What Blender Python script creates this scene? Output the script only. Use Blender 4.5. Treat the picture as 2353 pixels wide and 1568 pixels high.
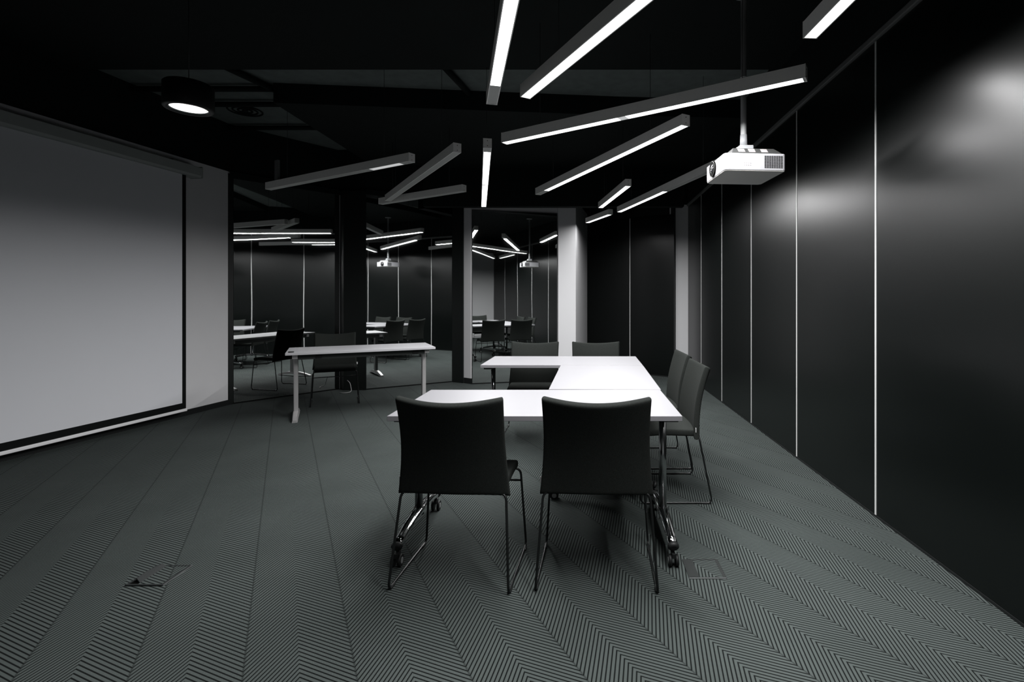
import bpy, bmesh, math, random
from mathutils import Vector, Matrix

for o in list(bpy.data.objects):
    bpy.data.objects.remove(o, do_unlink=True)
scene = bpy.context.scene
C = scene.collection
random.seed(4)
PI = math.pi

# ------------------------------------------------------------------ camera, world, exposure
CAM_H = 1.30
FPX = 1160.0
cam_d = bpy.data.cameras.new('camera')
cam = bpy.data.objects.new('camera', cam_d)
C.objects.link(cam)
cam.location = (0, 0, CAM_H)
cam.rotation_euler = (PI / 2, 0, 0)
cam_d.sensor_width = 36.0
cam_d.lens = 36.0 * FPX / 2353.0
cam_d.shift_x = -163.5 / 2353.0
cam_d.shift_y = -97.0 / 2353.0
cam_d.clip_start = 0.02
scene.camera = cam

world = bpy.data.worlds.new('world')
scene.world = world
world.use_nodes = True
world.node_tree.nodes['Background'].inputs[0].default_value = (0.006, 0.008, 0.0075, 1)
world.node_tree.nodes['Background'].inputs[1].default_value = 1.0

vs = scene.view_settings
vs.view_transform = 'Standard'
vs.look = 'None'
vs.gamma = 1.0
vs.use_curve_mapping = False
vs.exposure = 0.0
scene.cycles.max_bounces = 10
scene.cycles.diffuse_bounces = 4
scene.cycles.glossy_bounces = 6
scene.cycles.use_denoising = True
scene.cycles.caustics_reflective = False
scene.cycles.sample_clamp_indirect = 6.0

LAMP_W_PER_M = 24.0       # watts per metre of lit strip
LAMP_GLOW = 5.0           # luminance of the diffusers themselves
LAMP_SPREAD = 170.0       # the bars throw their light mostly downwards
LAMP_Z = 2.50             # underside of the hanging bars


# ------------------------------------------------------------------ materials
MATS = {}


def principled(name, col, rough=0.5, metal=0.0, spec=0.5, coat=0.0, coat_rough=0.1):
    m = bpy.data.materials.new(name)
    m.use_nodes = True
    b = m.node_tree.nodes['Principled BSDF']
    b.inputs['Base Color'].default_value = (*col, 1)
    b.inputs['Roughness'].default_value = rough
    b.inputs['Metallic'].default_value = metal
    b.inputs['Specular IOR Level'].default_value = spec
    b.inputs['Coat Weight'].default_value = coat
    b.inputs['Coat Roughness'].default_value = coat_rough
    MATS[name] = m
    return m, m.node_tree, b


def noise_var(nt, b, col, scale, amount, detail=3.0, bump=0.0, bump_scale=None, bump_dist=0.001):
    """Slight mottling of the base colour and optional fine relief."""
    geo = nt.nodes.new('ShaderNodeNewGeometry')
    n = nt.nodes.new('ShaderNodeTexNoise')
    n.inputs['Scale'].default_value = scale
    n.inputs['Detail'].default_value = detail
    nt.links.new(geo.outputs['Position'], n.inputs['Vector'])
    mix = nt.nodes.new('ShaderNodeMix')
    mix.data_type = 'RGBA'
    a = tuple(c * (1 - amount) for c in col)
    c2 = tuple(min(1, c * (1 + amount)) for c in col)
    mix.inputs['A'].default_value = (*a, 1)
    mix.inputs['B'].default_value = (*c2, 1)
    nt.links.new(n.outputs['Fac'], mix.inputs['Factor'])
    nt.links.new(mix.outputs['Result'], b.inputs['Base Color'])
    if bump > 0:
        n2 = nt.nodes.new('ShaderNodeTexNoise')
        n2.inputs['Scale'].default_value = bump_scale or scale
        n2.inputs['Detail'].default_value = 2.0
        nt.links.new(geo.outputs['Position'], n2.inputs['Vector'])
        bp = nt.nodes.new('ShaderNodeBump')
        bp.inputs['Strength'].default_value = bump
        bp.inputs['Distance'].default_value = bump_dist
        nt.links.new(n2.outputs['Fac'], bp.inputs['Height'])
        nt.links.new(bp.outputs['Normal'], b.inputs['Normal'])


def mk(name, col, rough=0.5, metal=0.0, spec=0.5, coat=0.0, coat_rough=0.1,
       var=None, bump=0.0, bump_scale=None, bump_dist=0.001):
    m, nt, b = principled(name, col, rough, metal, spec, coat, coat_rough)
    if var:
        noise_var(nt, b, col, var[0], var[1], 3.0, bump, bump_scale, bump_dist)
    return m


mk('white_paint', (0.56, 0.56, 0.57), 0.85, spec=0.2, var=(3, 0.03), bump=0.15, bump_scale=180, bump_dist=0.001)
mk('black_paint', (0.006, 0.0085, 0.008), 0.8, spec=0.15, var=(6, 0.2))
mk('slab_grey', (0.13, 0.15, 0.143), 0.9, spec=0.1, var=(9, 0.25), bump=0.3, bump_scale=60, bump_dist=0.004)
mk('panel_black', (0.0010, 0.0018, 0.0016), 0.30, spec=0.36, var=(2, 0.1))
mk('post_black', (0.004, 0.0055, 0.005), 0.45, spec=0.25, var=(5, 0.1))
mk('skirting_black', (0.006, 0.007, 0.007), 0.5, spec=0.3, var=(5, 0.1))
mk('alu_strip', (0.66, 0.67, 0.66), 0.45, metal=0.25, var=(12, 0.05))
mk('rail_grey', (0.13, 0.135, 0.132), 0.6, metal=0.3, var=(12, 0.1))
mk('screen_fabric', (0.62, 0.63, 0.66), 0.9, spec=0.1, var=(2.5, 0.015))
mk('screen_border', (0.004, 0.005, 0.005), 0.8, spec=0.1, var=(8, 0.1))
mk('screen_case', (0.30, 0.32, 0.31), 0.55, var=(10, 0.05))
mk('bar_white', (0.75, 0.75, 0.76), 0.5, var=(10, 0.03))
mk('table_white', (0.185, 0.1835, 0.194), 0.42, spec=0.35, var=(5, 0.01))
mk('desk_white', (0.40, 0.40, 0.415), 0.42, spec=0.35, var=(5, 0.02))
mk('fabric_dark', (0.0165, 0.0185, 0.017), 0.95, spec=0.06, var=(240, 0.55), bump=0.5, bump_scale=900, bump_dist=0.0012)
mk('frame_black', (0.006, 0.007, 0.007), 0.35, metal=0.2, spec=0.5, var=(40, 0.1))
mk('chrome', (0.66, 0.67, 0.67), 0.10, metal=1.0, var=(30, 0.03))
mk('chrome_dark', (0.34, 0.35, 0.35), 0.16, metal=1.0, var=(30, 0.03))
mk('steel_silver', (0.50, 0.49, 0.49), 0.42, metal=0.7, var=(30, 0.04))
mk('beam_dark', (0.035, 0.04, 0.038), 0.55, metal=0.3, var=(30, 0.08))
mk('rubber_black', (0.008, 0.009, 0.009), 0.55, spec=0.3, var=(60, 0.1))
mk('wheel_grey', (0.25, 0.26, 0.26), 0.4, var=(60, 0.05))
mk('lamp_body', (0.78, 0.78, 0.75), 0.55, metal=0.15, var=(40, 0.04))
mk('lamp_cover_off', (0.46, 0.47, 0.45), 0.45, metal=0.2, var=(40, 0.03))
mk('lamp_opal_off', (0.80, 0.80, 0.80), 0.6, var=(40, 0.01))
mk('wire_black', (0.01, 0.011, 0.011), 0.5, var=(40, 0.1))
mk('projector_white', (0.33, 0.33, 0.345), 0.42, spec=0.4, var=(30, 0.01))
mk('projector_base', (0.55, 0.55, 0.52), 0.6, var=(300, 0.1))
mk('projector_dark', (0.030, 0.031, 0.030), 0.5, var=(30, 0.06))
mk('sticker_grey', (0.26, 0.24, 0.24), 0.6, var=(160, 0.3))
mk('slot_black', (0.004, 0.004, 0.0035), 0.9, spec=0.05, var=(60, 0.1))
mk('pole_grey', (0.40, 0.41, 0.41), 0.5, metal=0.2, var=(30, 0.05))
mk('mount_white', (0.34, 0.35, 0.36), 0.5, var=(30, 0.04))
mk('lens_glass', (0.02, 0.02, 0.022), 0.05, spec=0.9, coat=1.0, coat_rough=0.02, var=(30, 0.02))
mk('floor_box_metal', (0.020, 0.0225, 0.022), 0.75, spec=0.15, var=(120, 0.15))
mk('floor_box_edge', (0.30, 0.31, 0.31), 0.35, metal=0.8, var=(120, 0.1))
mk('cable_grey', (0.35, 0.35, 0.35), 0.6, var=(40, 0.05))
mk('flap_dark', (0.014, 0.016, 0.016), 0.7, spec=0.2, var=(200, 0.2))
mk('tag_white', (0.6, 0.6, 0.6), 0.7, var=(300, 0.2))


def emissive(name, col, strength):
    m = bpy.data.materials.new(name)
    m.use_nodes = True
    nt = m.node_tree
    nt.nodes.clear()
    out = nt.nodes.new('ShaderNodeOutputMaterial')
    em = nt.nodes.new('ShaderNodeEmission')
    em.inputs['Color'].default_value = (*col, 1)
    em.inputs['Strength'].default_value = strength
    nt.links.new(em.outputs[0], out.inputs['Surface'])
    MATS[name] = m


emissive('lamp_lit', (1.0, 0.995, 1.0), LAMP_GLOW)
emissive('can_lit', (0.97, 0.97, 1.0), 2.2)
emissive('lamp_dim', (0.95, 0.97, 0.97), 0.55)


def mirror_material():
    m, nt, b = principled('mirror_glass', (0.74, 0.76, 0.755), 0.015, 1.0)
    geo = nt.nodes.new('ShaderNodeNewGeometry')
    n = nt.nodes.new('ShaderNodeTexNoise')
    n.inputs['Scale'].default_value = 1.7
    n.inputs['Detail'].default_value = 0.5
    nt.links.new(geo.outputs['Position'], n.inputs['Vector'])
    bp = nt.nodes.new('ShaderNodeBump')
    bp.inputs['Strength'].default_value = 0.25
    bp.inputs['Distance'].default_value = 0.0022
    nt.links.new(n.outputs['Fac'], bp.inputs['Height'])
    nt.links.new(bp.outputs['Normal'], b.inputs['Normal'])


mirror_material()


def carpet_material():
    """Flat woven chevron floor covering: bands run towards the far left, grooves form the V."""
    m, nt, b = principled('carpet_chevron', (0.1, 0.1, 0.1), 0.9, spec=0.12)
    N, L = nt.nodes, nt.links

    def math_n(op, a=None, c=None, d=None):
        n = N.new('ShaderNodeMath')
        n.operation = op
        for i, v in enumerate((a, c, d)):
            if v is None:
                continue
            if isinstance(v, (int, float)):
                n.inputs[i].default_value = v
            else:
                L.new(v, n.inputs[i])
        return n.outputs[0]
    geo = N.new('ShaderNodeNewGeometry')
    sep = N.new('ShaderNodeSeparateXYZ')
    L.new(geo.outputs['Position'], sep.inputs[0])
    x, y = sep.outputs[0], sep.outputs[1]
    a = math.radians(30.5)
    W, PV, T = 0.1689, 0.0246, math.tan(math.radians(52))
    ox, oy = -0.961, 1.7117
    dx, dy = math_n('SUBTRACT', x, ox), math_n('SUBTRACT', y, oy)
    # u across the bands, v along them (towards -x,+y)
    u = math_n('ADD', math_n('MULTIPLY', dx, math.cos(a)), math_n('MULTIPLY', dy, math.sin(a)))
    v = math_n('ADD', math_n('MULTIPLY', dx, -math.sin(a)), math_n('MULTIPLY', dy, math.cos(a)))
    pp = math_n('PINGPONG', u, W)                     # 0 at ridge, W at valley
    g = math_n('ADD', v, math_n('MULTIPLY', pp, T))
    fr = math_n('FRACT', math_n('DIVIDE', g, PV))
    tri = math_n('ABSOLUTE', math_n('SUBTRACT', fr, 0.5))      # 0 mid yarn .. 0.5 groove
    groove = N.new('ShaderNodeMapRange')
    groove.interpolation_type = 'SMOOTHSTEP'
    groove.inputs['From Min'].default_value = 0.26
    groove.inputs['From Max'].default_value = 0.42
    L.new(tri, groove.inputs['Value'])
    # twisted yarn ribs across each row
    row = math_n('FLOOR', math_n('DIVIDE', g, PV))
    rib = math_n('PINGPONG', math_n('ADD', math_n('DIVIDE', u, 0.00165), math_n('MULTIPLY', row, 0.62)), 1.0)
    noise = N.new('ShaderNodeTexNoise')
    noise.inputs['Scale'].default_value = 260
    noise.inputs['Detail'].default_value = 2
    L.new(geo.outputs['Position'], noise.inputs['Vector'])
    big = N.new('ShaderNodeTexNoise')
    big.inputs['Scale'].default_value = 2.2
    big.inputs['Detail'].default_value = 4
    L.new(geo.outputs['Position'], big.inputs['Vector'])
    val = math_n('ADD', math_n('MULTIPLY', rib, 0.55), math_n('MULTIPLY', noise.outputs['Fac'], 0.35))
    val = math_n('ADD', val, math_n('MULTIPLY', big.outputs['Fac'], 0.35))
    ramp = N.new('ShaderNodeMix')
    ramp.data_type = 'RGBA'
    ramp.inputs['A'].default_value = (0.0155, 0.0205, 0.0192, 1)
    ramp.inputs['B'].default_value = (0.080, 0.0935, 0.0895, 1)
    L.new(val, ramp.inputs['Factor'])
    mix = N.new('ShaderNodeMix')
    mix.data_type = 'RGBA'
    mix.inputs['B'].default_value = (0.0025, 0.0036, 0.0034, 1)
    L.new(ramp.outputs['Result'], mix.inputs['A'])
    seam = N.new('ShaderNodeMapRange')
    seam.inputs['From Min'].default_value = W - 0.006
    seam.inputs['From Max'].default_value = W
    L.new(pp, seam.inputs['Value'])
    dark = math_n('MAXIMUM', groove.outputs[0], math_n('MULTIPLY', seam.outputs[0], 0.6))
    L.new(dark, mix.inputs['Factor'])
    L.new(mix.outputs['Result'], b.inputs['Base Color'])
    hgt = math_n('ADD', math_n('SUBTRACT', 1.0, dark), math_n('MULTIPLY', rib, 0.15))
    bp = N.new('ShaderNodeBump')
    bp.inputs['Strength'].default_value = 0.5
    bp.inputs['Distance'].default_value = 0.003
    L.new(hgt, bp.inputs['Height'])
    L.new(bp.outputs['Normal'], b.inputs['Normal'])


carpet_material()


# ------------------------------------------------------------------ geometry helpers
def bm_new():
    return bmesh.new()


def add_box(bm, x0, x1, y0, y1, z0, z1, mat=None):
    vs_ = [bm.verts.new(p) for p in
           ((x0, y0, z0), (x1, y0, z0), (x1, y1, z0), (x0, y1, z0),
            (x0, y0, z1), (x1, y0, z1), (x1, y1, z1), (x0, y1, z1))]
    if mat is not None:
        for v in vs_:
            v.co = mat @ v.co
    for f in ((3, 2, 1, 0), (4, 5, 6, 7), (0, 1, 5, 4), (1, 2, 6, 5), (2, 3, 7, 6), (3, 0, 4, 7)):
        bm.faces.new([vs_[i] for i in f])
    return bm


def add_prism(bm, pts, z0, z1):
    lo = [bm.verts.new((p[0], p[1], z0)) for p in pts]
    hi = [bm.verts.new((p[0], p[1], z1)) for p in pts]
    bm.faces.new(lo[::-1])
    bm.faces.new(hi)
    n = len(pts)
    for i in range(n):
        j = (i + 1) % n
        bm.faces.new((lo[i], lo[j], hi[j], hi[i]))
    bmesh.ops.recalc_face_normals(bm, faces=bm.faces)
    return bm


def fillet(pts, r, seg=5):
    pts = [Vector(p) for p in pts]
    out = [pts[0]]
    for i in range(1, len(pts) - 1):
        p, a, b = pts[i], pts[i - 1], pts[i + 1]
        da, db = (a - p), (b - p)
        la, lb = da.length, db.length
        rr = min(r, la * 0.45, lb * 0.45)
        s, e = p + da / la * rr, p + db / lb * rr
        for k in range(seg + 1):
            t = k / seg
            out.append((s * (1 - t) ** 2) + (p * (2 * t * (1 - t))) + (e * t * t))
    out.append(pts[-1])
    return out


def add_tube(bm, pts, r, sides=10, caps=True, radii=None):
    pts = [Vector(p) for p in pts]
    n = len(pts)
    rings = []
    ref = None
    for i, p in enumerate(pts):
        if i == 0:
            d = pts[1] - pts[0]
        elif i == n - 1:
            d = pts[-1] - pts[-2]
        else:
            d = (pts[i + 1] - pts[i]).normalized() + (pts[i] - pts[i - 1]).normalized()
        d.normalize()
        if ref is None:
            ref = Vector((0, 0, 1)) if abs(d.z) < 0.9 else Vector((1, 0, 0))
        u = (ref - d * ref.dot(d)).normalized()
        w = d.cross(u)
        ref = u
        rr = radii[i] if radii else r
        if isinstance(rr, (int, float)):
            rr = (rr, rr)
        rings.append([bm.verts.new(p + u * math.cos(2 * PI * k / sides) * rr[0] + w * math.sin(2 * PI * k / sides) * rr[1])
                      for k in range(sides)])
    for i in range(n - 1):
        for k in range(sides):
            j = (k + 1) % sides
            f = bm.faces.new((rings[i][k], rings[i][j], rings[i + 1][j], rings[i + 1][k]))
            f.smooth = True
    if caps:
        bm.faces.new(rings[0][::-1])
        bm.faces.new(rings[-1])
    return bm


def add_cyl(bm, c, r, depth, axis='Z', sides=24, r2=None):
    c = Vector(c)
    ax = {'X': Vector((1, 0, 0)), 'Y': Vector((0, 1, 0)), 'Z': Vector((0, 0, 1))}[axis]
    return add_tube(bm, [c - ax * depth / 2, c + ax * depth / 2], r, sides,
                    radii=[r, r if r2 is None else r2])


def bevel_all(bm, w, seg=2):
    bmesh.ops.bevel(bm, geom=[e for e in bm.edges] , offset=w, segments=seg, profile=0.5, affect='EDGES', clamp_overlap=True)
    return bm


def obj(name, bm, mat, parent=None, smooth=False, shared=None):
    me = bpy.data.meshes.new(name)
    bmesh.ops.recalc_face_normals(bm, faces=bm.faces)
    bm.to_mesh(me)
    bm.free()
    me.materials.append(MATS[mat])
    if smooth:
        for p in me.polygons:
            p.use_smooth = True
    o = bpy.data.objects.new(name, me)
    C.objects.link(o)
    if parent is not None:
        o.parent = parent
    return o


def struct(name, bm, mat, parent=None):
    o = obj(name, bm, mat, parent)
    if parent is None:
        o['kind'] = 'structure'
    return o


def tag(o, label, cat, group=None):
    o['label'] = label
    o['category'] = cat
    if group:
        o['group'] = group
    return o


def thing(name, label, cat, loc=(0, 0, 0), rz=0.0, group=None):
    o = bpy.data.objects.new(name, None)
    o.empty_display_size = 0.1
    C.objects.link(o)
    o.location = loc
    o.rotation_euler = (0, 0, rz)
    return tag(o, label, cat, group)


def dup(root, loc, rz, label, group=None):
    r = root.copy()
    C.objects.link(r)
    r.location = loc
    r.rotation_euler = (0, 0, rz)
    r['label'] = label
    if group:
        r['group'] = group
    for ch in list(root.children):
        c = ch.copy()
        C.objects.link(c)
        c.parent = r
        for g in list(ch.children):
            d = g.copy()
            C.objects.link(d)
            d.parent = c
    return r


def box_obj(name, dims, mat, parent=None, bevel=0.0, seg=2):
    bm = add_box(bm_new(), *dims)
    if bevel:
        bevel_all(bm, bevel, seg)
    return obj(name, bm, mat, parent)


# ------------------------------------------------------------------ the room shell
WALL_H = 2.863
CEIL = 3.45
XR = 1.743
YC = 8.567
PSP = 1.112
Y_REAR = -1.45

# plan points of the left and back walls (inner faces)
LW_A = Vector((-4.35, 6.20))
lw_dir = Vector((-0.30, -2.18)).normalized()
LW_B = LW_A + lw_dir * ((6.20 - Y_REAR) / -lw_dir.y)

struct('floor', add_prism(bm_new(), [(-5.9, Y_REAR - .2), (XR + .3, Y_REAR - .2), (XR + .3, 9.9), (-5.9, 9.9)], -0.08, 0.0), 'carpet_chevron')
struct('ceiling', add_prism(bm_new(), [(-5.9, Y_REAR - .2), (XR + .3, Y_REAR - .2), (XR + .3, 9.9), (-5.9, 9.9)], CEIL, CEIL + .15), 'slab_grey')


def wall_strip(name, pts, z0, z1, mat, thick=0.12, parent=None):
    """A wall following plan points; the room is on the right-hand side of the direction of travel."""
    P = [Vector(p) for p in pts]
    n = len(P)
    off = []
    for i in range(n):
        ns = []
        if i > 0:
            d = (P[i] - P[i - 1]).normalized(); ns.append(Vector((-d.y, d.x)))
        if i < n - 1:
            d = (P[i + 1] - P[i]).normalized(); ns.append(Vector((-d.y, d.x)))
        nn = sum(ns, Vector((0, 0))).normalized()
        off.append(P[i] + nn * thick / max(0.35, nn.dot(ns[0])))
    bm = bm_new()
    lo = [[bm.verts.new((p.x, p.y, z)) for p in P] for z in (z0, z1)]
    hi = [[bm.verts.new((p.x, p.y, z)) for p in off] for z in (z0, z1)]
    for i in range(n - 1):
        bm.faces.new((lo[0][i], lo[0][i + 1], lo[1][i + 1], lo[1][i]))
        bm.faces.new((hi[0][i + 1], hi[0][i], hi[1][i], hi[1][i + 1]))
        bm.faces.new((lo[1][i], lo[1][i + 1], hi[1][i + 1], hi[1][i]))
        bm.faces.new((lo[0][i + 1], lo[0][i], hi[0][i], hi[0][i + 1]))
    for i in (0, n - 1):
        bm.faces.new((lo[0][i], lo[1][i], hi[1][i], hi[0][i]))
    return struct(name, bm, mat, parent)


def vec(a):
    return Vector((a[0], a[1]))


# mirror base lines
F1A, F1B = vec((-4.327, 6.231)), vec((-3.50, 7.26))
F2A, F2B = vec((-3.105, 7.205)), vec((-2.035, 7.890))
F3A, F3B = vec((-1.693, 7.680)), vec((-0.405, 8.010))


def back(a, b, d):
    t = (b - a).normalized()
    return Vector((-t.y, t.x)) * d


o1, o2, o3 = back(F1A, F1B, .03), back(F2A, F2B, .03), back(F3A, F3B, .03)
wall_strip('wall_left', [LW_B, LW_A, LW_A + Vector((0.0, 0.03))], 0, WALL_H, 'white_paint')
wall_strip('wall_back', [LW_A + Vector((0.004, 0.05)), F1B + o1, F2A + o2, F2B + o2, (-1.849, 7.80), F3A + Vector((-.02, .02)),
                         F3A + o3, F3B + o3, (-0.395, 8.0), (-0.117, 8.0), (0.075, 9.33)], 0, WALL_H, 'white_paint')
struct('wall_corner', add_box(bm_new(), 1.44, XR + .02, 8.385, 8.50, 0, WALL_H), 'white_paint')
# short return that closes the corner towards the angled panels
struct('wall_rear', add_box(bm_new(), -5.7, XR + .1, Y_REAR - .12, Y_REAR, 0, WALL_H), 'white_paint')

# right wall: black panels with bright joints between them
wr = struct('wall_right', add_box(bm_new(), XR + .022, XR + .14, Y_REAR, YC + .2, 0, WALL_H), 'post_black')
y = YC
while y > Y_REAR + 0.1:
    y0 = max(y - PSP, Y_REAR)
    p = box_obj('panel', (XR, XR + .0215, y0 + .007, y - .007, .014, WALL_H - .028), 'panel_black', wr, 0.0015, 1)
    if y < YC - .01:
        box_obj('joint_strip', (XR - .003, XR + .02, y - .0062, y + .0062, .014, WALL_H - .03), 'alu_strip', wr)
    y -= PSP
box_obj('top_rail', (XR - .02, XR + .03, Y_REAR, YC, WALL_H - .026, WALL_H + .012), 'rail_grey', wr, .006)
box_obj('floor_channel', (XR - .004, XR + .02, Y_REAR, YC, 0.0, .013), 'skirting_black', wr)

# angled black panels in the far right corner
PA, PB = vec((0.080, 9.33)), vec((1.497, 8.32))
pd = (PB - PA)
plen = pd.length
pt = pd.normalized()
wbr = wall_strip('wall_back_right', [PA + Vector((-.02, .0)) + back(PA, PB, .03), PB + back(PA, PB, .03)], 0, WALL_H, 'post_black', .03)
ang = math.atan2(pt.y, pt.x)
M = Matrix.Translation((PA.x, PA.y, 0)) @ Matrix.Rotation(ang, 4, 'Z')
JX = 0.905
for a, b_ in ((0.0, JX - .006), (JX + .006, plen)):
    obj('panel', add_box(bm_new(), a, b_, 0, .028, .02, 2.70, M), 'panel_black', wbr)
obj('joint_strip', add_box(bm_new(), JX - .0055, JX + .0055, -.003, .026, .02, 2.70, M), 'alu_strip', wbr)
obj('floor_channel', add_box(bm_new(), 0, plen, -.004, .028, 0, .019, M), 'skirting_black', wbr)

# black upper fascia closing the void above the walls, the bulkhead and the dark ceiling beams
wall_strip('trim_1', [LW_B, LW_A, F1B + o1 * 1.5, F2A + o2, F2B + o2, (-1.85, 7.82), F3A + o3, F3B + o3, (-.117, 8.05), (.075, 9.36)], WALL_H, CEIL, 'black_paint')
wall_strip('trim_2', [(0.06, 9.35), (1.50, 8.36), (XR, 8.38)], WALL_H, CEIL, 'black_paint', .1)
struct('trim_3', add_box(bm_new(), XR, XR + .14, Y_REAR, YC + .2, WALL_H + .012, CEIL), 'black_paint')
struct('trim_4', add_box(bm_new(), -5.7, XR + .1, Y_REAR - .12, Y_REAR, WALL_H, CEIL), 'black_paint')
struct('trim_5', add_box(bm_new(), -2.38, 1.50, 7.50, 7.64, 2.676, CEIL), 'black_paint')
struct('trim_6', add_box(bm_new(), -5.5, XR, Y_REAR, 4.47, 3.33, CEIL), 'black_paint')
struct('trim_7', add_prism(bm_new(), [(-3.08, 5.02), (0.35, 5.36), (XR, 5.45), (XR, 9.0), (-.1, 8.0), (-3.08, 7.2)], 3.25, CEIL), 'black_paint')

wall_strip('trim_11', [LW_A + Vector((.03, -.02)), F1B - o1 * .6, F2A - o2 * .6, F2B - o2 * .6, (-1.852, 7.770)], 2.79, WALL_H, 'black_paint', .012)

# skirting
sk_n = Vector((-lw_dir.y, lw_dir.x))
if sk_n.x < 0:
    sk_n = -sk_n
wall_strip('baseboard_left', [LW_B + sk_n * .012, LW_A + sk_n * .012 + Vector((0, -.01))], 0, .062, 'skirting_black', .012)
wall_strip('baseboard_back', [(-1.838, 7.783), (-1.702, 7.685)], 0, .085, 'skirting_black', .012)
wall_strip('baseboard_pier', [(-0.39, 7.987), (-0.108, 7.987)], 0, .085, 'skirting_black', .012)

# black square column between the two left mirrors, and black jambs beside the mirrors
struct('trim_8', add_prism(bm_new(), [(-3.495, 7.262), (-3.40, 7.165), (-3.085, 7.180), (-3.12, 7.27), (-3.49, 7.3)], 0, 2.84), 'post_black')
struct('trim_9', add_prism(bm_new(), [(-2.045, 7.875), (-1.855, 7.775), (-1.84, 7.80), (-2.03, 7.90)], 0, 2.84), 'post_black')
struct('trim_10', add_prism(bm_new(), [(-4.352, 6.185), (-4.315, 6.225), (-4.335, 6.245), (-4.36, 6.205)], 0, 2.84), 'post_black')


# ------------------------------------------------------------------ mirrors
def mirror(a, b, h, label):
    d = (b - a)
    L = d.length
    t = thing('wall_mirror', label, 'mirror', (a.x, a.y, 0), math.atan2(d.y, d.x), 'tall mirrors along the back wall')
    bm = add_box(bm_new(), .006, L - .006, -.004, .016, .012, h - .006)
    bevel_all(bm, .004, 1)
    obj('glass', bm, 'mirror_glass', t)
    bm = bm_new()
    add_box(bm, 0, L, .012, .026, 0.0, .012)
    add_box(bm, 0, L, .012, .026, h - .006, h)
    add_box(bm, 0, .006, .012, .026, 0, h)
    add_box(bm, L - .006, L, .012, .026, 0, h)
    obj('frame', bm, 'post_black', t)
    obj('floor_seam', add_box(bm_new(), 0, L, -.012, -.004, 0.0, .006), 'skirting_black', t)
    return t


mirror(F1A, F1B, 2.82, 'tall mirror beside the white wall, behind the lone desk')
mirror(F2A, F2B, 2.82, 'tall mirror between the black column and the narrow white pier')
mirror(F3A, F3B, 2.66, 'tall mirror behind the far end of the white table group')


# ------------------------------------------------------------------ projection screen on the left wall
def screen():
    # local frame: x runs along the wall from the far end towards the viewer, y points into the room
    e1 = LW_A + lw_dir * 0.66
    ang = math.atan2(lw_dir.y, lw_dir.x)
    t = thing('projection_screen', 'large pull-down projection screen with black border on the left wall', 'screen', (e1.x, e1.y, 0), ang)
    W_, off = 2.75, 0.085
    s = 1.0   # +y local = into the room? travel direction is -Y, so left-hand normal points to +X
    bm = add_box(bm_new(), .045, W_ - .045, off, off + .002, .165, 2.66)
    obj('fabric', bm, 'screen_fabric', t)
    bm = bm_new()
    add_box(bm, 0, .045, off, off + .002, .10, 2.66)
    add_box(bm, W_ - .045, W_, off, off + .002, .10, 2.66)
    add_box(bm, .045, W_ - .045, off, off + .002, .10, .165)
    obj('border', bm, 'screen_border', t)
    bm = add_box(bm_new(), -.005, W_ + .005, off - .012, off + .016, .070, .100)
    bevel_all(bm, .006, 2)
    obj('bottom_bar', bm, 'bar_white', t)
    # casing: pentagonal profile
    prof = [(.0, 2.655), (.135, 2.655), (.150, 2.675), (.150, 2.765), (.03, 2.775), (0, 2.775)]
    bm = bm_new()
    ends = []
    for xx in (-.13, W_ + .13):
        ends.append([bm.verts.new((xx, p[0] + .004, p[1])) for p in prof])
    n = len(prof)
    for i in range(n):
        j = (i + 1) % n
        bm.faces.new((ends[0][i], ends[0][j], ends[1][j], ends[1][i]))
    bm.faces.new(ends[0]); bm.faces.new(ends[1][::-1])
    obj('casing', bm, 'screen_case', t)
    for xx in (-.145, W_ + .13):
        box_obj('end_cap', (xx, xx + .015, .0, .157, 2.650, 2.780), 'screen_case', t, .003, 1)
    for xx in (.1, W_ - .15):
        box_obj('wall_bracket', (xx, xx + .05, .0, .09, 2.775, 2.80), 'screen_case', t)
    return t


screen()


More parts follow.
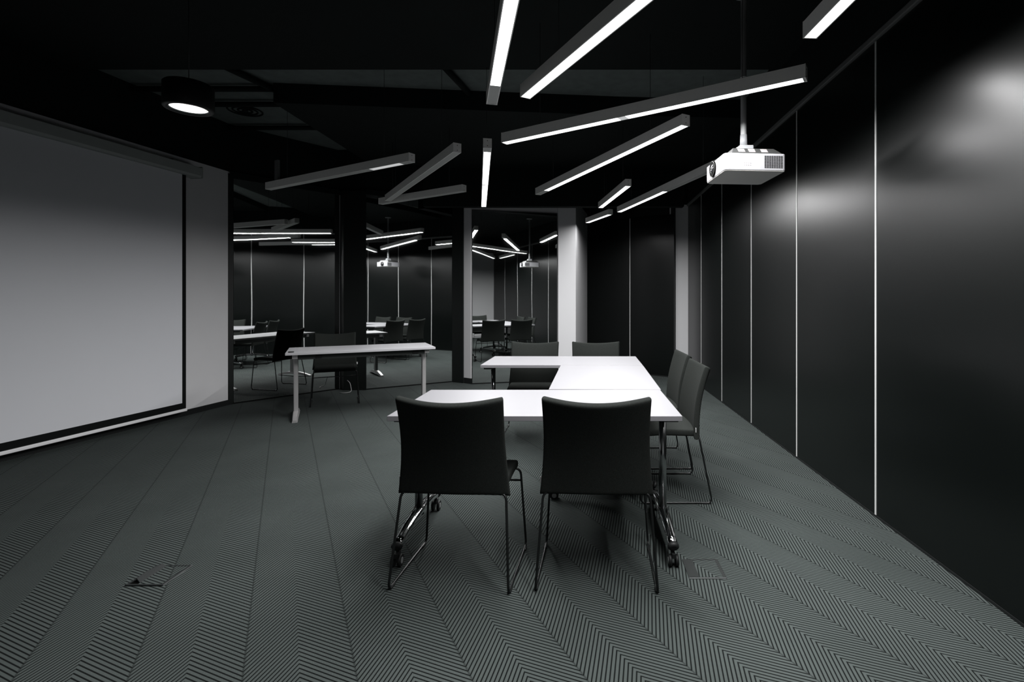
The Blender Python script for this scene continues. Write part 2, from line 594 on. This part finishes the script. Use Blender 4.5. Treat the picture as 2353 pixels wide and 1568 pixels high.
# ------------------------------------------------------------------ hanging light bars
def lamp_bar(a, b, label, lit=None, dim=None, plate=0.0, group='linear light bars under the black ceiling', wires=True, name='light_bar', cover=None, power=1.0):
    """a,b plan ends of the bar; lit = list of (from, to) metres along the bar that glow."""
    a, b = vec(a), vec(b)
    d = b - a
    L = d.length
    t = thing(name, label, 'ceiling light', (a.x, a.y, LAMP_Z), math.atan2(d.y, d.x), group)
    w, h = .033, .074
    bm = bm_new()
    # U profile housing: two sides, a top, closed underside where there is no diffuser
    prof = [(-w, 0), (-w, h), (w, h), (w, 0), (w - .005, 0), (w - .005, h - .012), (-w + .005, h - .012), (-w + .005, 0)]
    r0 = [bm.verts.new((.004, p[0], p[1])) for p in prof]
    r1 = [bm.verts.new((L - .004, p[0], p[1])) for p in prof]
    for i in range(8):
        j = (i + 1) % 8
        bm.faces.new((r0[i], r0[j], r1[j], r1[i]))
    bm.faces.new(r0); bm.faces.new(r1[::-1])
    obj('housing', bm, 'lamp_body', t)
    for x0, x1 in ((-.001, .004), (L - .004, L + .001)):
        e = box_obj('end_cap', (x0, x1, -w - .001, w + .001, -.001, h + .001), 'lamp_body', t)
        xx = -.0015 if x0 < 0 else L + .0015
        for zz in (.016, .056):
            sb = add_cyl(bm_new(), (xx, 0, zz), .0035, .002, 'X', 8)
            obj('screw', sb, 'slot_black', e)
    segs = sorted([(s, e, 'lit') for s, e in (lit or [])] + [(s, e, 'dim') for s, e in (dim or [])])
    pos = .004
    wi = w - .0052
    for s, e, kind in segs + [(L - .004, L - .004, None)]:
        if s - pos > .01:
            box_obj('cover', (pos, s - .001, -wi, wi, .001, .010), cover or 'lamp_cover_off', t)
        if kind == 'lit':
            box_obj('diffuser', (s, e, -wi, wi, .001, .010), 'lamp_lit', t)
            ld = bpy.data.lights.new('strip_light', 'AREA')
            ld.shape = 'RECTANGLE'
            ld.size = e - s
            ld.size_y = 2 * wi
            ld.energy = LAMP_W_PER_M * (e - s) * power
            ld.color = (1.0, 0.995, 1.0)
            ld.spread = math.radians(LAMP_SPREAD)
            lo = bpy.data.objects.new('strip_light', ld)
            C.objects.link(lo)
            lo.parent = t
            lo.location = ((s + e) / 2, 0, -.0005)
        elif kind == 'dim':
            box_obj('diffuser', (s, e, -wi, wi, .001, .010), 'lamp_dim', t)
        pos = e
    if wires:
        for xx in (L * .16, L * .84):
            wp = Vector((a.x + d.x / L * xx, a.y + d.y / L * xx))
            top = 3.33 if wp.y < 4.47 else (3.25 if wp.y > 5.45 and wp.x > -3.0 else CEIL)
            if 7.48 < wp.y < 7.66:
                top = 2.676
            obj('suspension_wire', add_tube(bm_new(), [(xx, 0, h), (xx, 0, top - LAMP_Z)], .0018, 6), 'wire_black', t)
    return t


lamp_bar((-.564, 3.115), (-.220, 1.758), 'steepest glowing bar at the top of the picture, ending in a short unlit plate', lit=[(.28, 1.38)])
lamp_bar((-.345, 3.013), (1.01, .75), 'wide glowing bar slanting up out of the picture, right of the near-vertical one', lit=[(.01, 1.20), (1.24, 2.62)])
lamp_bar((1.044, 2.324), (1.130, .927), 'glowing bar in the top right corner beside the black panel wall', lit=[(.01, 1.38)])
lamp_bar((-.61, 3.90), (1.22, 2.76), 'long glowing bar crossing in front of the projector pole', lit=[(.01, 1.00), (1.06, 2.14)], dim=[(1.00, 1.06)])
lamp_bar((-.52, 5.82), (.71, 3.49), 'long slanting glowing bar with an unlit far tip, left of the projector', lit=[(.24, 2.62)])
lamp_bar((-1.30, 6.60), (-.76, 4.01), 'near-vertical glowing bar hanging above the far end of the tables', lit=[(.02, 1.28), (1.31, 2.52)])
lamp_bar((.23, 6.66), (.48, 5.37), 'short glowing bar at the back, just left of the half-lit bar', lit=[(.01, 1.30)])
lamp_bar((.50, 6.99), (1.285, 4.47), 'half-lit bar running behind the projector', lit=[(.01, 1.40)])
lamp_bar((.065, 7.98), (.39, 7.175), 'smallest glowing bar, beside the white pier at the back', lit=[(.01, .83)], power=.55)
lamp_bar((-3.46, 5.55), (-1.50, 4.42), 'unlit bar with one pale translucent section, above the lone desk', dim=[(1.72, 2.13)])
lamp_bar((-2.40, 6.20), (-1.03, 4.13), 'longer of the two unlit bars that meet in a V')
lamp_bar((-2.57, 6.41), (-1.33, 5.64), 'shorter of the two unlit bars that meet in a V')
# hanger plate above the unlit bar over the desk
hp = bpy.data.objects.get('light_bar.009')
box_obj('hanger', (.14, .20, -.012, .012, .074, .30), 'rail_grey', hp)


def can_light():
    t = thing('drum_downlight', 'black drum-shaped downlight with a glowing round opening, hanging at the left', 'ceiling light', (-2.50, 3.20, LAMP_Z))
    bm = bm_new()
    # turned shell, open below
    prof = [(.100, .012), (.104, 0), (.130, 0), (.134, .006), (.134, .150), (.126, .158), (.0, .158)]
    rings = []
    S = 40
    for r, z in prof[:-1]:
        rings.append([bm.verts.new((r * math.cos(2 * PI * q / S), r * math.sin(2 * PI * q / S), z)) for q in range(S)])
    for i in range(len(rings) - 1):
        for q in range(S):
            f = bm.faces.new((rings[i][q], rings[i][(q + 1) % S], rings[i + 1][(q + 1) % S], rings[i + 1][q]))
            f.smooth = True
    bm.faces.new(rings[-1])
    obj('shell', bm, 'post_black', t)
    obj('reflector', add_tube(bm_new(), [(0, 0, .012), (0, 0, .060)], .1, 40, caps=False, radii=[.1, .085]), 'lamp_opal_off', t)
    obj('lens', add_cyl(bm_new(), (0, 0, .062), .085, .004, 'Z', 40), 'can_lit', t)
    ld = bpy.data.lights.new('can_light', 'AREA')
    ld.shape = 'DISK'
    ld.size = .16
    ld.energy = 1.0
    lo = bpy.data.objects.new('can_light', ld)
    C.objects.link(lo)
    lo.parent = t
    lo.location = (0, 0, .056)
    obj('suspension_wire', add_tube(bm_new(), [(0, 0, .158), (0, 0, 3.33 - LAMP_Z)], .0025, 6), 'wire_black', t)


can_light()


# ------------------------------------------------------------------ ceiling services (dark pipes under the slab)
def pipe(pts, r, label, mat='black_paint'):
    o = obj('ceiling_pipe', add_tube(bm_new(), fillet(pts, .1), r, 10), mat)
    tag(o, label, 'pipe', 'dark pipes under the ceiling slab')


pipe([(-3.28, 4.48, 3.41), (-3.06, 5.3, 3.41)], .03, 'black pipe crossing the grey slab above the drum downlight')
pipe([(-1.28, 4.48, 3.41), (-1.17, 5.2, 3.41)], .03, 'black pipe crossing the grey slab left of the bars')
pipe([(-4.6, 5.05, 3.40), (-3.1, 5.05, 3.40)], .028, 'black pipe running sideways, nearest of the three at upper left')
pipe([(-4.6, 5.45, 3.40), (-3.1, 5.45, 3.40)], .028, 'black pipe running sideways, middle of the three at upper left')
pipe([(-4.4, 6.2, 3.40), (-3.1, 6.2, 3.40)], .028, 'black pipe running sideways, farthest of the three at upper left')
t = thing('round_air_vent', 'round dark air vent in the ceiling slab at upper left', 'air vent', (-3.85, 5.75, CEIL))
for r in (.17, .12, .07):
    bmv = bm_new()
    pts = [(r * math.cos(2 * PI * q / 32), r * math.sin(2 * PI * q / 32), -.008) for q in range(33)]
    obj('ring', add_tube(bmv, pts, .009, 6, caps=False), 'black_paint', t)
obj('core', add_cyl(bm_new(), (0, 0, -.008), .03, .014, 'Z', 20), 'black_paint', t)


# ------------------------------------------------------------------ upholstered pads
def pad(surf, thick, svals, tvals):
    """closed cushion: surf(s,t) gives centre point, thick(s,t) half thickness; s,t in [-1,1]/[0,1]."""
    bm = bm_new()
    ns, nt_ = len(svals), len(tvals)
    P = [[Vector(surf(s, t)) for t in tvals] for s in svals]
    A, B = [], []
    for i in range(ns):
        ra, rb = [], []
        for j in range(nt_):
            i0, i1 = max(i - 1, 0), min(i + 1, ns - 1)
            j0, j1 = max(j - 1, 0), min(j + 1, nt_ - 1)
            n = (P[i1][j] - P[i0][j]).cross(P[i][j1] - P[i][j0]).normalized()
            h = thick(svals[i], tvals[j])
            ra.append(bm.verts.new(P[i][j] + n * h))
            rb.append(bm.verts.new(P[i][j] - n * h))
        A.append(ra); B.append(rb)
    for i in range(ns - 1):
        for j in range(nt_ - 1):
            bm.faces.new((A[i][j], A[i + 1][j], A[i + 1][j + 1], A[i][j + 1]))
            bm.faces.new((B[i][j], B[i][j + 1], B[i + 1][j + 1], B[i + 1][j]))
    for i in range(ns - 1):
        bm.faces.new((A[i][0], B[i][0], B[i + 1][0], A[i + 1][0]))
        bm.faces.new((A[i][-1], A[i + 1][-1], B[i + 1][-1], B[i][-1]))
    for j in range(nt_ - 1):
        bm.faces.new((A[0][j], A[0][j + 1], B[0][j + 1], B[0][j]))
        bm.faces.new((A[-1][j], B[-1][j], B[-1][j + 1], A[-1][j + 1]))
    bmesh.ops.recalc_face_normals(bm, faces=bm.faces)
    return bm


def subsurf(o, lv=2):
    md = o.modifiers.new('subdivision', 'SUBSURF')
    md.levels = lv
    md.render_levels = lv
    for p in o.data.polygons:
        p.use_smooth = True
    return o


SV = [-1, -.975, -.9, -.6, -.3, 0, .3, .6, .9, .975, 1]
TV = [0, .02, .08, .3, .5, .7, .92, .98, 1]


def make_chair(label):
    t = thing('conference_chair', label, 'chair', (0, 0, 0), 0, 'dark upholstered conference chairs')

    def back_s(s, q):
        w = .260 - .019 * q - .012 * math.sin(PI * q)
        yc = -.156 - .004 * q - .096 * q * q
        y_ = yc + .052 * s * s * (0.45 + .55 * q)
        z_ = .402 + .462 * q - .024 * (1 - s * s) * q ** 3 + .010 * (1 - s ** 4) * (1 - q) ** 6
        return (s * w, y_, z_)

    def bt(s, q):
        e = .019
        if abs(s) > .99 or q > .995 or q < .005:
            e = .012
        return e
    subsurf(obj('backrest', pad(back_s, bt, SV, TV), 'fabric_dark', t))

    def seat_s(s, q):
        y_ = -.148 + .378 * q
        w = .238 - .012 * q
        z_ = .446 - .018 * q ** 6 - .010 * math.sin(PI * q) * (1 - s * s) - .008 * (1 - q) ** 2
        return (s * w, y_, z_)
    subsurf(obj('seat', pad(seat_s, lambda s, q: .022 if (abs(s) < .99 and .005 < q < .995) else .013, SV, TV), 'fabric_dark', t))
    R = .0058
    for sx in (-1, 1):
        pts = [(sx * .17, -.145, .418), (sx * .243, -.150, .418), (sx * .270, -.228, .0075), (sx * .268, .228, .0075),
               (sx * .243, .205, .412), (sx * .17, .200, .416)]
        fr = obj('sled_frame', add_tube(bm_new(), fillet(pts, .035), R, 10), 'frame_black', t)
        for yy in (-.19, .185):
            g = add_box(bm_new(), sx * .269 - .008, sx * .269 + .008, yy - .022, yy + .022, .0, .011)
            bevel_all(g, .002, 1)
            obj('glide', g, 'rubber_black', fr)
    obj('stretcher', add_tube(bm_new(), [(-.247, .209, .350), (.247, .209, .350)], R * .95, 10), 'frame_black', t)
    obj('under_frame', add_tube(bm_new(), fillet([(-.17, -.145, .418), (-.17, .2, .416), (.17, .2, .416), (.17, -.145, .418)], .04), R, 8), 'frame_black', t)
    obj('label_tag', add_box(bm_new(), -.262, -.240, -.128, -.126, .450, .478), 'tag_white', t)
    return t


chair = make_chair('dark upholstered chair nearest the viewer on the left, its back to the viewer')
chair.location = (-.582, 2.450, 0)
chair.rotation_euler = (0, 0, math.radians(-3.5))
dup(chair, (.066, 2.448, 0), math.radians(-2.0), 'dark upholstered chair nearest the viewer on the right, under the projecting table corner')
dup(chair, (.588, 3.466, 0), math.radians(90.5), 'nearer of the two chairs side-on at the right edge of the table group')
dup(chair, (.605, 4.114, 0), math.radians(91), 'farther of the two chairs side-on at the right edge of the table group')
dup(chair, (-.492, 4.95, 0), math.radians(180), 'chair facing the viewer behind the far table, in front of the mirror')
dup(chair, (.130, 4.95, 0), math.radians(180), 'chair facing the viewer behind the far table, near the white pier')
dup(chair, (-3.117, 6.347, 0), math.radians(180 + 26), 'dark chair pulled up behind the lone desk')


# ------------------------------------------------------------------ white tables on chrome castor legs
def add_leg(parent, x, depth_half, rot=0.0, zt=.71, foot_half=None):
    """T leg: post with a sprung foot running along local y and a castor under each end."""
    fh = foot_half or depth_half
    Mx = Matrix.Translation((x, 0, 0))
    leg = obj('leg', add_tube(bm_new(), [(x, 0, .135), (x, 0, zt)], .021, 20), 'chrome_dark', parent)
    obj('collar', add_tube(bm_new(), [(x, 0, .115), (x, 0, .155)], .027, 20), 'rubber_black', leg)
    pts, rad = [], []
    n = 14
    for i in range(n + 1):
        q = -1 + 2 * i / n
        pts.append((x, q * fh, .138 - .040 * q * q))
        rad.append((.020, .033 - .008 * abs(q)))
    obj('foot', add_tube(bm_new(), pts, .02, 16, radii=rad), 'chrome', leg)
    for s in (-1, 1):
        yy = s * fh
        cap = add_tube(bm_new(), [(x, yy - s * .002, .099), (x, yy + s * .012, .094), (x, yy + s * .018, .092)], .02, 14, radii=[(.022, .028), (.022, .027), (.012, .015)])
        obj('end_cap', cap, 'rubber_black', leg)
        bm = bm_new()
        add_tube(bm, [(x, yy - s * .005, .055), (x, yy - s * .005, .085)], .008, 10)
        bmf = add_box(bm, x - .008, x + .008, yy - .026, yy + .026, .045, .066)
        obj('castor_fork', bm, 'rubber_black', leg)
        for sx in (-1, 1):
            obj('castor_wheel', add_cyl(bm_new(), (x + sx * .0165, yy + s * .004, .028), .028, .015, 'X', 20), 'rubber_black', leg)
            obj('castor_hub', add_cyl(bm_new(), (x + sx * .0245, yy + s * .004, .028), .015, .002, 'X', 16), 'wheel_grey', leg)


def white_table(label, cx, cy, lx, ly, rz, leg_x, top=.735):
    t = thing('folding_table', label, 'table', (cx, cy, 0), rz, 'white tables set in a U')
    bm = add_box(bm_new(), -lx / 2, lx / 2, -ly / 2, ly / 2, top - .025, top)
    bevel_all(bm, .0018, 2)
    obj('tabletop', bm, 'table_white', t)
    obj('under_beam', add_box(bm_new(), leg_x[0], leg_x[1], -.03, .03, top - .065, top - .027), 'beam_dark', t)
    for x in leg_x:
        obj('leg_bracket', add_box(bm_new(), x - .035, x + .035, -ly / 2 + .08, ly / 2 - .08, top - .048, top - .026), 'beam_dark', t)
        add_leg(t, x, ly / 2, zt=top - .03, foot_half=ly / 2 - .03)
    return t


white_table('white table nearest the viewer, behind the two near chairs', -.2335, 2.7825, 1.423, .705, 0, (-.672, .672))
white_table('white table in the middle of the U, turned lengthwise', .1465, 3.7175, 1.135, .70, math.radians(90 - 1.2), (-.44, .44))
white_table('white table at the far end of the U, before the chairs facing the viewer', -.181, 4.632, 1.385, .665, math.radians(-.6), (-.645, .645))


# ------------------------------------------------------------------ lone desk on silver C legs
def desk():
    cx, cy = -2.564, 5.878
    lx, ly, top = 1.523, .68, .735
    t = thing('desk', 'lone pale desk on silver legs in front of the mirrors', 'desk', (cx, cy, 0), math.radians(27))
    bm = add_box(bm_new(), -lx / 2, lx / 2, -ly / 2, ly / 2, top - .025, top)
    bevel_all(bm, .0018, 2)
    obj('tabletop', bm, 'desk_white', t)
    obj('frame_beam', add_box(bm_new(), -lx / 2 + .11, lx / 2 - .11, -.24, -.20, top - .085, top - .026), 'beam_dark', t)
    obj('frame_beam', add_box(bm_new(), -lx / 2 + .11, lx / 2 - .11, .20, .24, top - .085, top - .026), 'beam_dark', t)
    for xx in (-.45, .55):
        obj('clamp', add_box(bm_new(), xx - .03, xx + .03, -.262, -.24, top - .07, top - .03), 'rubber_black', t)
    for sx in (-1, 1):
        x = sx * (lx / 2 - .085)
        bm = add_box(bm_new(), x - .022, x + .022, -.075, .0, .05, top - .07)
        bevel_all(bm, .006, 2)
        leg = obj('leg', bm, 'steel_silver', t)
        obj('inner_column', add_box(bm_new(), x - .016, x + .016, .0, .03, .06, top - .07), 'beam_dark', leg)
        obj('top_bracket', add_box(bm_new(), x - .025, x + .025, -.27, .27, top - .07, top - .026), 'steel_silver', leg)
        # arched foot
        n = 12
        bm = bm_new()
        prev = None
        rings = []
        for i in range(n + 1):
            q = -1 + 2 * i / n
            yy = q * .32
            zt = .075 - .050 * q * q
            zb = max(.0, .035 - .040 * q * q)
            hw = .034 - .008 * abs(q)
            rings.append([bm.verts.new(p) for p in ((x - hw, yy, zb), (x + hw, yy, zb), (x + hw * .7, yy, zt), (x - hw * .7, yy, zt))])
        for i in range(n):
            for k_ in range(4):
                j_ = (k_ + 1) % 4
                bm.faces.new((rings[i][k_], rings[i][j_], rings[i + 1][j_], rings[i + 1][k_]))
        bm.faces.new(rings[0]); bm.faces.new(rings[-1][::-1])
        obj('foot', bm, 'steel_silver', leg)
    bm = add_cyl(bm_new(), (-lx / 2 + .05, -ly / 2 + .07, top + .005), .028, .01, 'Z', 20)
    obj('cable_grommet', bm, 'rubber_black', t)
    return t


desk()
cab = obj('power_cable', add_tube(bm_new(), fillet([(-3.30, 7.06, .16), (-3.24, 7.02, .13), (-3.20, 6.98, .012), (-3.27, 6.93, .006), (-3.36, 6.96, .006)], .05), .004, 8), 'cable_grey')
tag(cab, 'thin pale cable hanging at the foot of the black column', 'cable')


# ------------------------------------------------------------------ projector
def projector():
    t = thing('projector', 'white projector hanging from a grey ceiling pole', 'projector', (1.063, 3.345, 2.104), math.radians(4))
    hx, hy, H = .197, .190, .107
    bm = add_prism(bm_new(), [(-hx, -hy + .022), (-hx + .006, -hy + .006), (-hx + .022, -hy), (hx - .012, -hy), (hx, -hy + .012), (hx, hy - .02), (hx - .02, hy), (-hx + .03, hy), (-hx, hy - .03)], 0.0, H)
    bevel_all(bm, .005, 2)
    obj('body', bm, 'projector_white', t)
    bm = add_prism(bm_new(), [(-hx + .004, -hy + .026), (-hx + .010, -hy + .010), (-hx + .026, -hy + .004), (hx - .012, -hy + .004), (hx - .004, -hy + .012), (hx - .004, hy - .02), (hx - .02, hy - .004), (-hx + .03, hy - .004), (-hx + .004, hy - .03)], -.003, .0015)
    obj('underside', bm, 'projector_base', t)
    # sloped dark top cover
    bm = bm_new()
    lo = [bm.verts.new(p) for p in ((-hx + .05, -hy + .01, H - .001), (hx - .012, -hy + .01, H - .001), (hx - .012, hy - .02, H - .001), (-hx + .05, hy - .02, H - .001))]
    hi = [bm.verts.new(p) for p in ((-hx + .075, -hy + .055, H + .045), (hx - .055, -hy + .055, H + .045), (hx - .055, hy - .06, H + .045), (-hx + .075, hy - .06, H + .045))]
    bm.faces.new(lo[::-1]); bm.faces.new(hi)
    for i in range(4):
        bm.faces.new((lo[i], lo[(i + 1) % 4], hi[(i + 1) % 4], hi[i]))
    top = obj('top_cover', bm, 'projector_dark', t)
    for x0, x1 in ((-.098, -.055), (-.03, .012), (.05, .092)):
        # stickers lie on the slope facing the viewer
        bm = bm_new()
        q = [(x0, .25), (x1, .25), (x1, .85), (x0, .85)]
        vsx = []
        for off in (-.0012, .0):
            vsx.append([bm.verts.new((px, -hy + .01 + .045 * s + off, H + .046 * s - off * .9)) for px, s in q])
        bm.faces.new(vsx[0]); bm.faces.new(vsx[1][::-1])
        for i in range(4):
            bm.faces.new((vsx[0][i], vsx[0][(i + 1) % 4], vsx[1][(i + 1) % 4], vsx[1][i]))
        obj('sticker', bm, 'sticker_grey', top)
    # grille on the side facing the viewer
    bm = bm_new()
    gx0, gx1, gz0, gz1 = .058, .178, .014, .093
    nx, nz = 8, 11
    for i in range(nx):
        for j in range(nz):
            x0 = gx0 + (gx1 - gx0) * i / nx + .0012
            x1 = gx0 + (gx1 - gx0) * (i + 1) / nx - .0012
            z0 = gz0 + (gz1 - gz0) * j / nz + .0014
            z1 = gz0 + (gz1 - gz0) * (j + 1) / nz - .0014
            add_box(bm, x0, x1, -hy - .0012, -hy + .004, z0, z1)
    g = obj('vent_grille', bm, 'slot_black', t)
    bm = bm_new()
    for i in range(nx):
        for j in range(nz):
            y0 = gx0 - .24 + (gx1 - gx0) * i / nx + .0012
            y1 = gx0 - .24 + (gx1 - gx0) * (i + 1) / nx - .0012
            z0 = gz0 + (gz1 - gz0) * j / nz + .0014
            z1 = gz0 + (gz1 - gz0) * (j + 1) / nz - .0014
            add_box(bm, y0, y1, hy - .004, hy + .0012, z0, z1)
    obj('vent_grille', bm, 'slot_black', t)
    bm = bm_new()
    for i in range(4):
        for j in range(2):
            add_box(bm, -.072 + i * .013, -.066 + i * .013, -hy - .001, -hy + .002, .030 + j * .014, .035 + j * .014)
    obj('button_marks', bm, 'sticker_grey', t)
    # lens on the side facing the screen
    ly_ = .020
    bm = bm_new()
    ring = obj('lens_ring', add_tube(bm, [(-hx - .010, ly_, .056), (-hx + .004, ly_, .056)], .052, 36), 'slot_black', t)
    obj('lens_rim', add_tube(bm_new(), [(-hx - .011 , ly_ + .050 * math.cos(2 * PI * q / 36), .056 + .050 * math.sin(2 * PI * q / 36)) for q in range(37)], .0018, 6, caps=False), 'projector_dark', ring)
    bm = bm_new()
    S = 28
    rr = [(0.030, -.011), (.026, -.014), (.016, -.0175), (.006, -.019)]
    rings = [[bm.verts.new((-hx + x_, ly_ + r_ * math.cos(2 * PI * q / S), .056 + r_ * math.sin(2 * PI * q / S))) for q in range(S)] for r_, x_ in rr]
    for i in range(3):
        for q in range(S):
            f = bm.faces.new((rings[i][q], rings[i][(q + 1) % S], rings[i + 1][(q + 1) % S], rings[i + 1][q]))
            f.smooth = True
    bm.faces.new(rings[-1])
    obj('lens_glass', bm, 'lens_glass', ring)
    # mount and pole
    bm = add_box(bm_new(), -.052, .050, -.05, .05, H + .045, H + .058)
    add_box(bm, -.040, .052, -.040, .040, H + .056, H + .098)
    add_box(bm, -.058, -.036, -.03, .03, H + .060, H + .085)
    bevel_all(bm, .003, 1)
    obj('mount_bracket', bm, 'mount_white', t)
    pole = obj('pole', add_tube(bm_new(), [(0, 0, H + .09), (0, 0, H + .15), (0, 0, 3.33 - 2.104)], .019, 20, radii=[.019, .019, .0185]), 'pole_grey', t)
    obj('pole_socket', add_tube(bm_new(), [(0, 0, H + .095), (0, 0, H + .175)], .023, 20, radii=[.024, .0215]), 'mount_white', pole)
    for zz in (.56, .66):
        obj('pole_collar', add_tube(bm_new(), [(0, 0, zz), (0, 0, zz + .008)], .0205, 20), 'pole_grey', pole)
    obj('ceiling_plate', add_cyl(bm_new(), (0, 0, 3.33 - 2.104 - .006), .07, .012, 'Z', 24), 'pole_grey', pole)
    return t


projector()


# ------------------------------------------------------------------ floor boxes
def floor_box(label, x0, x1, y0, y1, raised):
    t = thing('floor_box', label, 'floor box', (x0, y0, 0), 0, 'floor boxes let into the carpet')
    w, d = x1 - x0, y1 - y0
    bm = bm_new()
    e = .008
    add_box(bm, 0, w, 0, e, 0, .004)
    add_box(bm, 0, w, d - e, d, 0, .004)
    add_box(bm, 0, e, e, d - e, 0, .004)
    add_box(bm, w - e * 1.6, w, e, d - e, 0, .004)
    obj('frame', bm, 'flap_dark' if raised else 'floor_box_metal', t)
    obj('edge_trim', add_box(bm_new(), 0, w, -.003, 0, 0, .005), 'floor_box_edge' if not raised else 'flap_dark', t)
    obj('edge_trim', add_box(bm_new(), w, w + .002, 0, d, 0, .005), 'floor_box_edge' if raised else 'floor_box_metal', t)
    obj('carpet_inlay', add_box(bm_new(), .05, w - e * 1.6, e, d - e, 0.0005, .003), 'carpet_chevron', t)
    if not raised:
        obj('cable_flap', add_box(bm_new(), e, .05, e, d - e, 0.0005, .0045), 'floor_box_metal', t)
    else:
        # hinged cable outlet standing open
        bm = bm_new()
        lo = [(.050, e + .01, .0), (.050, d - e, .0), (.030, d - e, .016), (.022, d * .5, .020), (.024, e + .02, .018)]
        a_ = [bm.verts.new(p) for p in lo]
        b_2 = [bm.verts.new((p[0] + .004, p[1], p[2] + .001)) for p in lo]
        bm.faces.new(a_); bm.faces.new(b_2[::-1])
        for i in range(5):
            bm.faces.new((a_[i], a_[(i + 1) % 5], b_2[(i + 1) % 5], b_2[i]))
        obj('cable_flap', bm, 'flap_dark', t)
        obj('cable_opening', add_box(bm_new(), e, .05, e, d - e, 0.0, .0012), 'slot_black', t)
    return t


floor_box('flush floor box beside the castor of the near table', .4918, .665, 2.342, 2.512, False)
floor_box('floor box with its flap standing open, alone on the left carpet', -2.073, -1.902, 2.285, 2.456, True)
